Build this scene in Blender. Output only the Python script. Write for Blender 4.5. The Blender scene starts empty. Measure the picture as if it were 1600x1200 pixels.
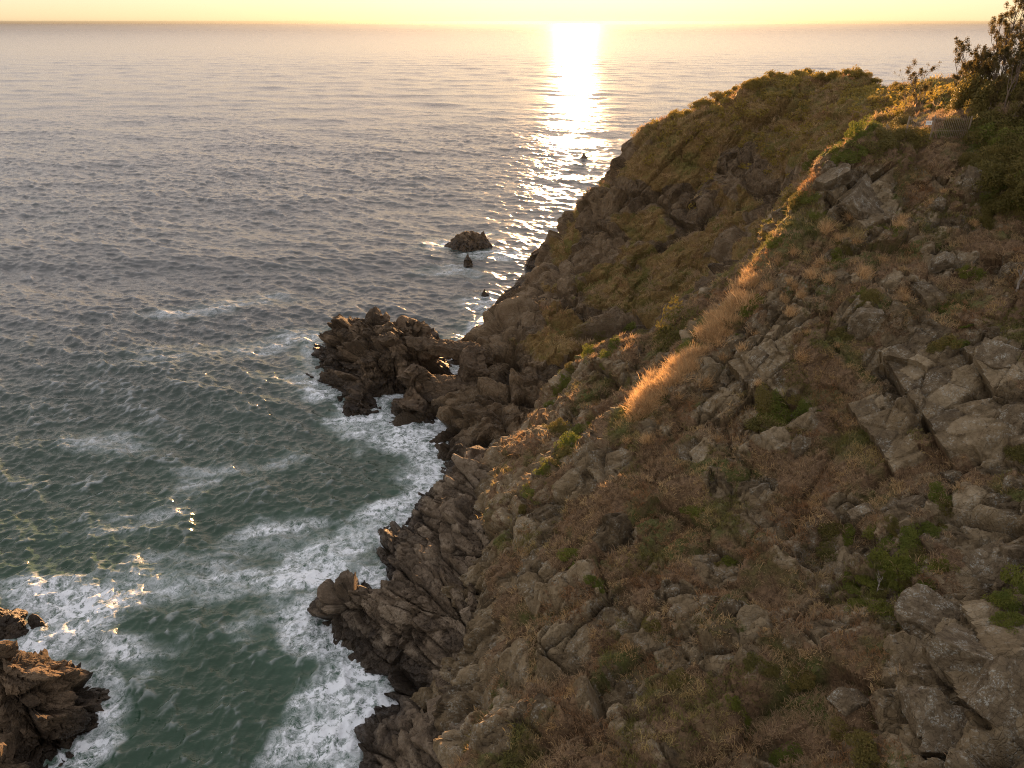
import bpy, math, random
import numpy as np
from mathutils import Vector, Matrix, Euler
sc = bpy.context.scene
R = math.radians
rng = np.random.default_rng(7)
random.seed(7)

# ------------------------------------------------------------------ camera
CAM_H, PITCH, FPX = 50.0, R(27.0), 1111.0
cam_d = bpy.data.cameras.new("camera"); cam = bpy.data.objects.new("camera", cam_d)
sc.collection.objects.link(cam); sc.camera = cam
cam.location = (0, 0, CAM_H); cam.rotation_euler = (R(90) - PITCH, 0, 0)
cam_d.sensor_width = 36; cam_d.lens = 36 * FPX / 1600
cam_d.clip_start = 0.5; cam_d.clip_end = 60000

# ------------------------------------------------------------------ light
SUN_EL, SUN_AZ = R(2.75), R(4.6)
world = bpy.data.worlds.new("World"); sc.world = world; world.use_nodes = True
wn = world.node_tree.nodes; wl = world.node_tree.links
sky = wn.new("ShaderNodeTexSky"); sky.sky_type = 'NISHITA'; sky.sun_disc = False
sky.sun_elevation = SUN_EL; sky.sun_rotation = SUN_AZ
sky.air_density = 1.0; sky.dust_density = 2.0; sky.ozone_density = 1.0; sky.altitude = 0
gm = wn.new("ShaderNodeGamma"); gm.inputs[1].default_value = .17; hs = wn.new("ShaderNodeHueSaturation"); hs.inputs[1].default_value = 1.06
wl.new(sky.outputs[0], gm.inputs[0]); wl.new(gm.outputs[0], hs.inputs[4]); 
wt = wn.new("ShaderNodeMix"); wt.data_type = 'RGBA'; wt.blend_type = 'MULTIPLY'; wt.inputs[0].default_value = 1; wt.inputs[7].default_value = (1.04, .925, .91, 1)
wl.new(hs.outputs[0], wt.inputs[6]); wl.new(wt.outputs[2], wn["Background"].inputs[0])
wn["Background"].inputs[1].default_value = 0.097
sun_d = bpy.data.lights.new("sun", 'SUN'); sun = bpy.data.objects.new("sun", sun_d)
sc.collection.objects.link(sun)
sun_d.energy = 2.0; sun_d.angle = R(0.6); sun_d.color = (1.0, 0.52, 0.21)
sdir = Vector((math.sin(SUN_AZ) * math.cos(SUN_EL), math.cos(SUN_AZ) * math.cos(SUN_EL), math.sin(SUN_EL)))
sun.rotation_euler = sdir.to_track_quat('Z', 'Y').to_euler()
sc.view_settings.view_transform = 'Standard'; sc.view_settings.look = 'None'
sc.view_settings.gamma = 1; sc.view_settings.exposure = 3.28
sc.render.engine = 'CYCLES'
sc.cycles.use_denoising = True; sc.cycles.denoising_prefilter = 'NONE'; sc.cycles.filter_width = 1.05
sc.cycles.max_bounces = 6; sc.cycles.diffuse_bounces = 2; sc.cycles.glossy_bounces = 2
sc.cycles.transmission_bounces = 3; sc.cycles.volume_bounces = 0; sc.cycles.transparent_max_bounces = 8
sc.cycles.sample_clamp_indirect = 4; sc.cycles.sample_clamp_direct = 0
sc.cycles.caustics_reflective = False; sc.cycles.caustics_refractive = False

# ------------------------------------------------------------------ helpers
CP, SP = math.cos(PITCH), math.sin(PITCH)
def ray(px, py):
    u = (px - 800) / FPX; v = (600 - py) / FPX
    return np.array([u, CP + v * SP, -SP + v * CP])
def P(px, py, t):
    d = ray(px, py) * t
    return (d[0], d[1], CAM_H + d[2])
def sea(px, py):
    d = ray(px, py); t = -CAM_H / d[2]
    return (d[0] * t, d[1] * t)
def tag(o, label=None, cat=None, group=None, kind=None):
    if label: o["label"] = label
    if cat: o["category"] = cat
    if group: o["group"] = group
    if kind: o["kind"] = kind
    return o
def empty(name, loc=(0, 0, 0), rz=0):
    o = bpy.data.objects.new(name, None); sc.collection.objects.link(o)
    o.location = loc; o.rotation_euler = (0, 0, rz); o.empty_display_size = .3
    return o

# numpy noise -------------------------------------------------------
def hsh(ix, iy, iz, seed):
    with np.errstate(over='ignore'):
        h = (ix.astype(np.uint32) * np.uint32(374761393) + iy.astype(np.uint32) * np.uint32(668265263)
             + iz.astype(np.uint32) * np.uint32(2246822519) + np.uint32((seed * 3266489917) & 0xffffffff))
        h = (h ^ (h >> np.uint32(13))) * np.uint32(1274126177)
        h = (h ^ (h >> np.uint32(16))) * np.uint32(2654435761)
        h ^= h >> np.uint32(15)
    return h.astype(np.float32) * np.float32(1 / 4294967296.0)
def vnoise(p, seed=0):
    p = p.astype(np.float32)
    f = np.floor(p); i = f.astype(np.int64); w = p - f
    w = w * w * w * (w * (w * 6 - 15) + 10)
    out = 0
    for dx in (0, 1):
        wx = w[:, 0] if dx else 1 - w[:, 0]
        for dy in (0, 1):
            wy = w[:, 1] if dy else 1 - w[:, 1]
            for dz in (0, 1):
                wz = w[:, 2] if dz else 1 - w[:, 2]
                out = out + wx * wy * wz * hsh(i[:, 0] + dx, i[:, 1] + dy, i[:, 2] + dz, seed)
    return out * 2 - 1
def fbm(p, octs=4, seed=0, gain=.5):
    a, s, o = 1.0, 0.0, 0
    for k in range(octs):
        o = o + a * vnoise(p * (2.03 ** k) + k * 17.3, seed + k); s += a; a *= gain
    return o / s
def cells(p, seed, jit=.9):
    """faceted block noise: offset of the nearest cell, tilt inside it, closeness to its border"""
    p = p.astype(np.float32); b = np.floor(p - .5).astype(np.int64)
    n = len(p); f1 = np.full(n, 9e9, np.float32); f2 = f1.copy()
    best = np.zeros((n, 3), np.int64); loc = np.zeros((n, 3), np.float32)
    for dx in (0, 1):
        for dy in (0, 1):
            for dz in (0, 1):
                c = b + np.array([dx, dy, dz])
                j = np.stack([hsh(c[:, 0], c[:, 1], c[:, 2], seed + s) for s in (1, 2, 3)], 1)
                v = p - (c + .5 + (j - .5) * jit)
                d = (v * v).sum(1)
                m = d < f1
                f2 = np.where(m, f1, np.minimum(f2, d))
                f1 = np.where(m, d, f1); best[m] = c[m]; loc[m] = v[m]
    h = [hsh(best[:, 0], best[:, 1], best[:, 2], seed + 10 + k) for k in range(4)]
    tilt = loc[:, 0] * (h[1] - .5) + loc[:, 1] * (h[2] - .5) + loc[:, 2] * (h[3] - .5)
    return h[0] - .5, tilt, np.sqrt(f2) - np.sqrt(f1), h[1]
def ss(a, b, x):
    t = np.clip((x - a) / (b - a), 0, 1); return t * t * (3 - 2 * t)
BED = np.array(Euler((R(35), R(-38), R(25))).to_matrix())
def crag(p, size, seed, bed=BED, aniso=(1, 1.5, .55), jit=.9, warp=.25):
    q = (p @ bed.T) / (np.array(aniso) * size)
    q = q + warp * np.stack([vnoise(q * .9, seed + 50), vnoise(q * .9 + 9, seed + 51), vnoise(q * .9 + 5, seed + 52)], 1)
    o, t, e, h = cells(q, seed, jit)
    return size * (.34 * o + .55 * t - .10 * (1 - ss(0, .12, e))), h, e

def rbf(pts, smooth=1e-3):
    pts = np.array(pts, float); S = 40.0
    xy = pts[:, :2] / S; z = pts[:, 2]; n = len(z)
    def ker(r2): return .5 * r2 * np.log(r2 + 1e-12)
    K = ker(((xy[:, None] - xy[None]) ** 2).sum(2)) + np.eye(n) * smooth
    Pm = np.hstack([np.ones((n, 1)), xy])
    A = np.zeros((n + 3, n + 3)); A[:n, :n] = K; A[:n, n:] = Pm; A[n:, :n] = Pm.T
    w = np.linalg.solve(A, np.concatenate([z, np.zeros(3)]))
    def f(x, y):
        sh = x.shape; q = np.stack([x.ravel(), y.ravel()], 1) / S; out = np.zeros(len(q))
        for s in range(0, len(q), 60000):
            b = q[s:s + 60000]
            k = ker(((b[:, None] - xy[None]) ** 2).sum(2))
            out[s:s + 60000] = k @ w[:n] + w[n] + b @ w[n + 1:]
        return out.reshape(sh)
    return f

# mesh builders -----------------------------------------------------
def mesh_np(name, co, loops, starts, totals, mats=(), attrs=None, smooth=True, parent=None, link=True):
    me = bpy.data.meshes.new(name)
    me.vertices.add(len(co)); me.vertices.foreach_set("co", np.ascontiguousarray(co, np.float32).ravel())
    me.loops.add(len(loops)); me.loops.foreach_set("vertex_index", np.ascontiguousarray(loops, np.int32))
    me.polygons.add(len(starts)); me.polygons.foreach_set("loop_start", np.ascontiguousarray(starts, np.int32))
    try: me.polygons.foreach_set("loop_total", np.ascontiguousarray(totals, np.int32))
    except Exception: pass
    me.polygons.foreach_set("use_smooth", np.full(len(starts), smooth))
    for k, a in (attrs or {}).items():
        if a.ndim == 1:
            at = me.attributes.new(k, 'FLOAT', 'POINT'); at.data.foreach_set("value", a.astype(np.float32))
        else:
            at = me.attributes.new(k, 'FLOAT_COLOR', 'POINT')
            c = np.ones((len(a), 4), np.float32); c[:, :3] = a; at.data.foreach_set("color", c.ravel())
    me.update(calc_edges=True)
    for m in mats: me.materials.append(m)
    if not link: return me
    o = bpy.data.objects.new(name, me); sc.collection.objects.link(o)
    if parent: o.parent = parent
    return o
def quads(name, co, q, mats, attrs=None, smooth=True, parent=None, link=True):
    q = np.asarray(q)
    return mesh_np(name, co, q.ravel(), np.arange(len(q)) * q.shape[1], np.full(len(q), q.shape[1]), mats, attrs, smooth, parent, link)
def grid_idx(ny, nx):
    i = np.arange(ny * nx).reshape(ny, nx)
    return np.stack([i[:-1, :-1], i[:-1, 1:], i[1:, 1:], i[1:, :-1]], -1).reshape(-1, 4)
def grid_normals(X, Y, Z):
    dx = np.stack([np.gradient(a, axis=1) for a in (X, Y, Z)], -1); dy = np.stack([np.gradient(a, axis=0) for a in (X, Y, Z)], -1)
    n = np.cross(dx, dy); return n / (np.linalg.norm(n, axis=-1, keepdims=True) + 1e-9)

# ------------------------------------------------------------------ materials
def mat(name):
    m = bpy.data.materials.new(name); m.use_nodes = True
    nt = m.node_tree; b = nt.nodes["Principled BSDF"]
    return m, nt, nt.nodes, nt.links, b
def node(nt, typ, ins=None, **kw):
    n = nt.nodes.new(typ)
    for k, v in kw.items(): setattr(n, k, v)
    for k, v in (ins or {}).items():
        if hasattr(v, "is_output") or isinstance(v, bpy.types.NodeSocket): nt.links.new(v, n.inputs[k])
        else: n.inputs[k].default_value = v
    return n
def noise(nt, vec, scale, detail=5, rough=.55, dist=0):
    return node(nt, "ShaderNodeTexNoise", {"Vector": vec, "Scale": scale, "Detail": detail, "Roughness": rough, "Distortion": dist}).outputs[0]
def ramp(nt, fac, stops, interp='LINEAR'):
    n = nt.nodes.new("ShaderNodeValToRGB"); nt.links.new(fac, n.inputs[0]); n.color_ramp.interpolation = interp
    e = n.color_ramp.elements
    while len(e) < len(stops): e.new(.5)
    for el, (p, c) in zip(e, stops):
        el.position = p; el.color = (*c, 1) if not isinstance(c, (int, float)) else (c, c, c, 1)
    return n.outputs[0]
def mix(nt, f, a, b, blend='MIX'):
    n = nt.nodes.new("ShaderNodeMix"); n.data_type = 'RGBA'; n.blend_type = blend
    for s, v in ((n.inputs[0], f), (n.inputs[6], a), (n.inputs[7], b)):
        if isinstance(v, bpy.types.NodeSocket): nt.links.new(v, s)
        elif isinstance(v, (int, float)): s.default_value = v if s.type == 'VALUE' else (v, v, v, 1)
        else: s.default_value = (*v, 1)
    return n.outputs[2]
def math_(nt, op, a, b=0, clamp=False):
    n = nt.nodes.new("ShaderNodeMath"); n.operation = op; n.use_clamp = clamp
    for s, v in zip(n.inputs, (a, b)):
        if isinstance(v, bpy.types.NodeSocket): nt.links.new(v, s)
        else: s.default_value = v
    return n.outputs[0]
def attr(nt, name, out="Fac"):
    n = nt.nodes.new("ShaderNodeAttribute"); n.attribute_name = name; return n.outputs[out]

def rock_mat(name, dark, mid, light, soil=None, soil2=None, green=None, lichen=.5, wet=True, bump=1.0, scale=1.0):
    m, nt, N, L, b = mat(name)
    pos = nt.nodes.new("ShaderNodeNewGeometry").outputs["Position"]
    n1 = noise(nt, pos, .55 * scale, 8, .65); n2 = noise(nt, pos, 2.6 * scale, 6, .7); n3 = noise(nt, pos, 9 * scale, 4, .7)
    blk = attr(nt, "block")
    f = math_(nt, 'ADD', math_(nt, 'MULTIPLY', n1, .5), math_(nt, 'ADD', math_(nt, 'MULTIPLY', n2, .35), math_(nt, 'MULTIPLY', blk, .28)))
    col = ramp(nt, f, [(.36, dark), (.56, mid), (.80, light)])
    if lichen:
        ln = math_(nt, 'MULTIPLY', ramp(nt, noise(nt, pos, 1.1 * scale, 3, .5), [(.50, 0.0), (.62, 1.0)]),
                   ramp(nt, noise(nt, pos, 7 * scale, 5, .75), [(.50, 0.0), (.60, 1.0)]))
        col = mix(nt, math_(nt, 'MULTIPLY', ln, lichen), col, (.36, .37, .33))
    if soil:
        rk = attr(nt, "rock")
        s1 = ramp(nt, n2, [(.34, soil), (.66, soil2)])
        if green: s1 = mix(nt, ramp(nt, noise(nt, pos, .23, 4, .6), [(.50, 0.0), (.64, 1.0)]), s1, green)
        s1 = mix(nt, ramp(nt, n3, [(.35, .45), (.7, 0.0)]), s1, (.02, .014, .008))
        msk = ramp(nt, math_(nt, 'ADD', rk, math_(nt, 'MULTIPLY', math_(nt, 'SUBTRACT', n2, .5), .9)), [(.40, 0.0), (.56, 1.0)])
        col = mix(nt, msk, s1, col)
    rough = .85
    L.new(col, b.inputs["Base Color"])
    if wet:
        z = nt.nodes.new("ShaderNodeSeparateXYZ"); L.new(pos, z.inputs[0])
        zz = math_(nt, 'ADD', z.outputs[2], math_(nt, 'MULTIPLY', math_(nt, 'SUBTRACT', n1, .5), 4.0))
        wf = ramp(nt, math_(nt, 'MULTIPLY', zz, .25), [(.38, 1.0), (.75, 0.0)])
        L.new(mix(nt, wf, col, mix(nt, .70, col, (.012, .009, .007))), b.inputs["Base Color"])
        L.new(math_(nt, 'SUBTRACT', .85, math_(nt, 'MULTIPLY', wf, .45)), b.inputs["Roughness"])
    else: b.inputs["Roughness"].default_value = rough
    b.inputs["Specular IOR Level"].default_value = .3
    vor = node(nt, "ShaderNodeTexVoronoi", {"Vector": pos, "Scale": 2.2 * scale}, feature='DISTANCE_TO_EDGE').outputs[0]
    hgt = math_(nt, 'ADD', math_(nt, 'MULTIPLY', n2, .5), math_(nt, 'ADD', math_(nt, 'MULTIPLY', n3, .32),
                math_(nt, 'MULTIPLY', ramp(nt, vor, [(0, 0.0), (.05, 1.0)]), .18)))
    bp = node(nt, "ShaderNodeBump", {"Height": hgt, "Strength": .8, "Distance": .35 * bump / scale})
    L.new(bp.outputs[0], b.inputs["Normal"])
    return m
M_CLIFF = rock_mat("cliff_rock_soil", (.044, .031, .016), (.150, .110, .060), (.27, .215, .135), (.11, .068, .035), (.25, .16, .086), (.105, .11, .028), .5, wet=False)
M_HEAD = rock_mat("headland_rock_soil", (.036, .024, .012), (.122, .084, .046), (.22, .16, .095), (.16, .10, .030), (.30, .195, .062), (.155, .135, .028), .2, wet=True, scale=.7, bump=1.8)  # soil and green tones lifted golden: the sun's warm veil put into the colour
M_SHORE = rock_mat("shore_rock", (.032, .023, .014), (.120, .089, .058), (.26, .21, .15), None, None, None, .12, wet=True)
M_STACK = rock_mat("stack_rock", (.022, .015, .009), (.082, .057, .034), (.19, .135, .085), None, None, None, .08, wet=True, scale=.8)
M_BOULDER = rock_mat("boulder_rock", (.036, .026, .014), (.125, .094, .056), (.27, .22, .145), None, None, None, .8, wet=False, scale=1.3)

def leaf_mat(name, col, col2, trans=.45, use_attr=False, rough=.6):
    m, nt, N, L, b = mat(name)
    out = N["Material Output"]
    if use_attr: c = attr(nt, "tint", "Color")
    else:
        rnd = nt.nodes.new("ShaderNodeObjectInfo").outputs["Random"]
        pos = nt.nodes.new("ShaderNodeNewGeometry").outputs["Position"]
        c = mix(nt, math_(nt, 'ADD', math_(nt, 'MULTIPLY', rnd, .5), math_(nt, 'MULTIPLY', ramp(nt, noise(nt, pos, 2.2, 3), [(.3, 0.0), (.7, 1.0)]), .5)), col, col2)
    L.new(c, b.inputs["Base Color"]); b.inputs["Roughness"].default_value = rough
    b.inputs["Specular IOR Level"].default_value = .25
    tr = nt.nodes.new("ShaderNodeBsdfTranslucent"); L.new(c, tr.inputs[0])
    ms = nt.nodes.new("ShaderNodeMixShader"); ms.inputs[0].default_value = trans
    L.new(b.outputs[0], ms.inputs[1]); L.new(tr.outputs[0], ms.inputs[2]); L.new(ms.outputs[0], out.inputs[0])
    return m
M_GRASS = leaf_mat("grass_blades", None, None, .5, True)
M_SHRUB = leaf_mat("shrub_leaves", (.100, .130, .020), (.185, .185, .032), .5)
M_SCRUB = leaf_mat("scrub_leaves", (.175, .145, .025), (.320, .230, .048), .6)  # golden olive leaves, brightened so the colour carries the sun's glow over the headland
M_DULL = leaf_mat("dull_shrub_leaves", (.095, .092, .022), (.195, .150, .040), .45)
M_TREE = leaf_mat("tree_leaves", (.080, .070, .024), (.165, .120, .042), .5)
M_BARK = rock_mat("bark", (.05, .035, .025), (.11, .08, .06), (.2, .16, .12), lichen=0, wet=False, scale=3, bump=.2)
M_DEAD = rock_mat("bleached_wood", (.16, .14, .12), (.30, .27, .24), (.42, .40, .36), lichen=0, wet=False, scale=4, bump=.1)

# ------------------------------------------------------------------ terrain shapes
def PP(*l): return [P(*a) for a in l]
near_pts = PP(
    # inland crest and saddle
    (1600, 172, 69), (1530, 188, 71), (1450, 205, 72), (1390, 192, 73), (1330, 222, 73), (1262, 268, 72),
    # ridge with the lit grass
    (1250, 300, 71), (1200, 390, 69), (1150, 480, 67), (1090, 545, 66), (1020, 612, 65), (960, 668, 64), (890, 735, 62), (850, 822, 58),
    # back spur
    (1125, 448, 78), (1060, 492, 81), (985, 524, 83), (930, 545, 83), (880, 595, 82), (850, 625, 78), (800, 712, 72), (766, 790, 65),
    (770, 900, 57), (790, 1000, 50), (762, 1090, 46), (740, 1200, 42),
    # hollow between spur and ridge
    (1050, 545, 75), (980, 600, 74), (900, 660, 71), (860, 720, 67),
    # face
    (1340, 320, 68), (1450, 300, 67), (1600, 300, 63), (1300, 450, 63), (1450, 450, 60), (1600, 450, 56), (1200, 600, 60), (1400, 600, 55),
    (1600, 600, 50), (1050, 750, 56), (1250, 750, 52.5), (1450, 750, 48), (1600, 750, 44), (950, 900, 50.5), (1150, 900, 47.5), (1400, 900, 43),
    (1600, 900, 38.5), (850, 1050, 47), (1050, 1050, 43), (1300, 1050, 39), (1600, 1050, 33), (850, 1200, 40), (1100, 1200, 37),
    (1350, 1200, 33.5), (1600, 1200, 28)) + [
    # beyond the frame and behind the crests
    (60, 60, 43), (62, 80, 41), (56, 40, 43), (46, 20, 38), (36, 6, 34), (62, 15, 45), (20, 5, 24), (5, 8, 13), (-3, 12, 10),
    (44, 84, 39), (38, 82, 33), (30, 80, 25), (24, 80, 18), (17, 80, 12), (9, 80, 8), (3, 76, 5), (55, 92, 40), (40, 95, 27), (25, 95, 8), (5, 92, -2),
    (-5.5, 68, 1), (-6.5, 55, 2), (-6.5, 46, 1.5), (-6, 38, 1.5), (-7, 30, 1), (-7, 20, 0), (-7.5, 10, 0), (-14, 40, -3), (-14, 60, -4), (-14, 20, -3)]
head_pts = PP(
    (1060, 172, 148), (1020, 195, 148), (985, 225, 148), (945, 272, 148), (908, 315, 148), (890, 358, 147), (872, 405, 141), (850, 448, 133), (828, 480, 126),
    (765, 515, 116), (735, 550, 108),
    (1150, 135, 148), (1250, 118, 148), (1340, 122, 140), (1400, 158, 110), (1430, 186, 90),
    (1100, 250, 139), (1100, 350, 128), (1100, 430, 120), (1000, 300, 141), (1000, 400, 131), (1000, 480, 120), (900, 450, 128), (900, 520, 114),
    (830, 560, 104), (820, 620, 96), (800, 680, 89), (750, 650, 92.5), (700, 610, 101), (650, 655, 100.5), (690, 710, 91.5), (760, 580, 105),
    (1200, 210, 138), (1200, 300, 125), (1300, 200, 120)) + [
    (38, 172, 26), (30, 178, 10), (20, 172, -2), (60, 178, 30), (75, 190, 18), (100, 190, 26), (100, 120, 37), (80, 100, 38.5), (70, 150, 38.5), (100, 160, 34), (95, 225, 2), (60, 205, 2),
    (30, 195, -6), (8, 160, -4), (2, 148, -3), (-4, 135, -3), (-12, 118, -2.5), (-15, 108, -2), (-17, 92, -1.5), (-22, 85, -4), (-14, 78, -2), (-11, 70, -3),
    (-40, 110, -14), (-30, 150, -14), (0, 190, -12), (10, 83, 5), (24, 88, 12), (36, 92, 25), (50, 88, 36), (2, 74, 2), (10, 74, 0), (20, 74, 4), (40, 74, 20), (0, 66, 0), (-10, 95.5, -1.2), (-10.5, 100, -2.5), (-9.5, 104, -3), (-9, 98, -1.8), (-9.5, 108, -3), (-8.5, 104, -2.5), (130, 230, 10), (130, 90, 36), (45, 215, -6)]
shelf_pts = PP(
    (740, 722, 76.5), (700, 780, 75), (700, 830, 69.5), (640, 850, 71), (620, 885, 69.5), (730, 950, 60.5), (650, 1000, 60.5), (590, 960, 62.5), (535, 925, 64.5), (510, 955, 65),
    (720, 880, 65), (760, 800, 68), (690, 1060, 56.5), (740, 1050, 55.5), (700, 1095, 56), (680, 1130, 51.5), (640, 1200, 49.5), (720, 1180, 47.5), (600, 850, 74)) + [
    (*sea(*q), 0) for q in ((480, 972), (497, 1000), (562, 895), (598, 842), (645, 798), (690, 742), (545, 1022), (572, 1048), (625, 1092), (585, 1140), (556, 1195), (585, 915))] + [
    (-8, 20, 2), (-12.5, 20, 0), (-24, 49, -3.5), (-20, 58, -3), (-17, 66, -3), (-14, 74, -3), (-12, 82, -3), (-3, 80, -2), (-19, 42, -3.5), (-15, 36, -3.5), (-18, 26, -4), (-17, 15, -4), (0, 72, 6), (0, 60, 5), (0, 45, 4), (1, 30, 3), (0, 18, 3), (6, 50, 0), (6, 25, 0),
    (-24, 36, -7), (-28, 60, -8)]
h_near, h_head, h_shelf = rbf(near_pts), rbf(head_pts), rbf(shelf_pts)

# spots of bare rock on the near face: x, y (pixel row), radius in metres
OUT = [(1340, 305, 4.5), (1300, 290, 3), (1530, 285, 2), (1480, 400, 2.6), (1345, 500, 2.2), (1440, 560, 4), (1490, 620, 4), (1540, 560, 3), (1420, 640, 3), (1560, 690, 3),
       (1180, 560, 3), (1130, 590, 2.5), (1230, 500, 2), (940, 720, 3.0), (900, 760, 2.6), (1080, 700, 1.6), (1200, 690, 1.8), (1530, 800, 3), (1560, 890, 3), (1500, 960, 3.5), (1540, 1030, 4.5), (1480, 1110, 3),
       (1590, 1150, 4), (1400, 1120, 2), (1180, 760, 1.5), (1320, 790, 1.4), (880, 1020, 2.5), (830, 900, 2), (960, 1100, 2.2), (780, 1130, 2), (1010, 660, 1.2), (850, 800, 2.0),
       (1120, 880, 2.0), (1060, 930, 1.6), (960, 830, 1.8), (1100, 640, 1.5), (1590, 640, 2), (1250, 650, 1.6), (800, 1020, 2)]
def march(fun, px, py, t0=25, t1=110):
    d = ray(px, py); t = np.arange(t0, t1, .15)
    x, y, z = d[0] * t, d[1] * t, CAM_H + d[2] * t
    i = np.argmax(fun(x, y) > z); return np.array([x[i], y[i], z[i]])

FLAT = False
na = np.array([.72, .35, .60]); na /= np.linalg.norm(na); nc = np.array([-.66, -.22, .72]); nc -= na * (nc @ na); nc /= np.linalg.norm(nc)
NBED = np.stack([na, np.cross(nc, na), nc])
def sheet(name, fun, x0, x1, y0, y1, res, rockfun, crag_sizes, soft, m, zmin=-2.5, bed=BED, aniso=(1, 1.5, .55), seed=0, gain=1.0, jit=.9, warp=.25, gully=0, gs=1.0, base=.2, faults=()):
    xs = np.arange(x0, x1, res); ys = np.arange(y0, y1, res); X, Y = np.meshgrid(xs, ys)
    Z = fun(X, Y); keep = Z > zmin - 1.5
    n = grid_normals(X, Y, Z).reshape(-1, 3)
    p = np.stack([X, Y, Z], -1).reshape(-1, 3); sel = keep.ravel()
    q = p[sel]; rock = rockfun(q); d = np.zeros(len(q)); blk = np.full(len(q), .5)
    for k, s in enumerate(crag_sizes):
        c, h, e = crag(q, s, seed + 30 * k, bed, aniso, jit, warp); d += c * (rock * (1 - base) + base) * gain
        if k == min(1, len(crag_sizes) - 1): blk = h
    d += soft * (fbm(q / 6, 3, seed + 3) * 1.3 + (1 - rock) * fbm(q / 1.1, 3, seed + 5) * .35)
    if gully:
        w_ = q @ NBED.T; w_ = w_ / np.array([13, 4.2, 9]) / gs + .35 * np.stack([fbm(q / (6 * gs), 2, seed + 8)] * 3, 1)
        d -= gully * (1 - np.minimum(1, np.abs(vnoise(w_, seed + 9)) * 3.2)) ** 1.5
    for A_, B_v, hgt_, wid_ in faults:
        t_ = B_v - A_; Lf = np.linalg.norm(t_); t_ = t_ / Lf; s_ = np.cross(NBED[2], t_); s_ /= np.linalg.norm(s_)
        if s_[0] < 0: s_ = -s_
        v_ = q - A_; al = v_ @ t_; ds = v_ @ s_ + .18 * fbm(q / 1.5, 3, seed + 77); md = ss(0, .8, al) * (1 - ss(Lf - .8, Lf, al)) * (np.abs(v_ @ NBED[2]) < 4)
        up = (ds > 0) * np.exp(-np.maximum(ds, 0) / wid_); dn = (ds <= 0) * np.exp(np.minimum(ds, 0) / .7)
        fl = md * ss(0, .02, up) * (1 - ss(wid_ * .5, wid_ * 1.3, ds)) * (ds > -.1)
        d = d * (1 - .75 * fl) + md * (hgt_ * up - .45 * hgt_ * dn); rock = np.maximum(rock, fl * .95)
    if faults: d = d * (1 - .75 * near_ridge(q))
    nn = n[sel].copy(); nn[:, 2] *= .8
    p[sel] = q + nn * d[:, None]
    R_ = np.zeros(len(p)); R_[sel] = rock; B_ = np.full(len(p), .5); B_[sel] = blk
    idx = grid_idx(*X.shape); kz = keep.ravel()[idx].all(1); idx = idx[kz]
    used = np.zeros(len(p), bool); used[idx.ravel()] = True; remap = np.cumsum(used) - 1
    o = quads(name, p[used], remap[idx], [m], {"rock": R_[used], "block": B_[used]}, smooth=FLAT)
    nf = grid_normals(*[p[:, k].reshape(X.shape) for k in range(3)]).reshape(-1, 3)
    return o, p[used], nf[used], R_[used]

RIDGE = np.array([march(h_near, a, b) for a, b in ((1262, 290), (1215, 360), (1195, 395), (1178, 435), (1160, 465), (1135, 495), (1110, 520), (1090, 542), (1065, 570), (1040, 595), (1015, 618), (990, 642), (962, 668))])
def near_ridge(q):
    return ss(2.6, 1.0, np.min(np.stack([np.sqrt(((q - c) ** 2).sum(1)) for c in RIDGE]), 0))
out_pos = [(march(h_near, a, b), r) for a, b, r in OUT]
def rock_near(q):
    r = .48 * ss(-.05, .15, fbm(q / 5.5, 4, 61)) + .34 * ss(.06, .26, fbm(q / 1.4, 3, 71))
    for c, rad in out_pos:
        d = np.sqrt(((q - c) ** 2).sum(1)) / rad
        r = np.maximum(r, 1 - ss(.55, 1.15, d + .35 * fbm(q / 1.3, 2, 66)))
    lip = ss(11.5, 7.5, q[:, 2] - .0 * q[:, 0]) * .9
    return np.clip(np.maximum(r, lip), 0, 1) * (1 - .8 * near_ridge(q))
def rock_head(q):
    r = .9 * ss(-.06, .16, fbm(q / 9, 4, 81)) * ss(32, 24, q[:, 2] + 4 * fbm(q / 12, 3, 85))
    r = np.maximum(r, ss(9, 3, q[:, 2] + 3 * fbm(q / 8, 2, 83)))
    return np.clip(r, 0, 1)
rock_all = lambda q: np.ones(len(q))
SHB = np.array(Euler((R(20), R(55), R(-20))).to_matrix())
FAULTS = [(march(h_near, a, b), march(h_near, c, d), h, w) for a, b, c, d, h, w in ((1368, 548, 1492, 728, 1.15, 4.2), (1318, 628, 1402, 745, .8, 2.6), (1500, 545, 1560, 620, .8, 3.0), (1415, 445, 1452, 482, .7, 2.0), (1285, 300, 1352, 368, .9, 3.0),
    (1500, 940, 1560, 1060, .9, 3.0), (1130, 560, 1200, 640, .6, 2.4), (1440, 1010, 1530, 1130, .8, 2.6))]
near_o, nearP, nearN, nearR = sheet("cliff_terrain", h_near, -9, 66, 8, 92, .115, rock_near, (4.6, 1.7, .6), .5, M_CLIFF, -1.5, bed=NBED, aniso=(1.5, .95, .7), seed=100, gain=1.5, jit=.6, warp=.13, gully=1.1, base=.45, faults=FAULTS)
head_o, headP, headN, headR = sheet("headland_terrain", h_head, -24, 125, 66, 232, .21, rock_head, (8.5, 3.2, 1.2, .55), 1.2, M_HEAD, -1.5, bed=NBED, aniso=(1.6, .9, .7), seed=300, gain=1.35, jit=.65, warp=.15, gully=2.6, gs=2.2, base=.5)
shelf_o, shelfP, shelfN, shelfR = sheet("shore_rock_terrain", h_shelf, -23, 5, 12, 82, .095, rock_all, (4.5, 1.7, .6), .5, M_SHORE, -1.5, bed=SHB, aniso=(.6, 2.2, 1), seed=500, gain=1.15)
for o in (near_o, head_o, shelf_o): tag(o, kind="structure")

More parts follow.
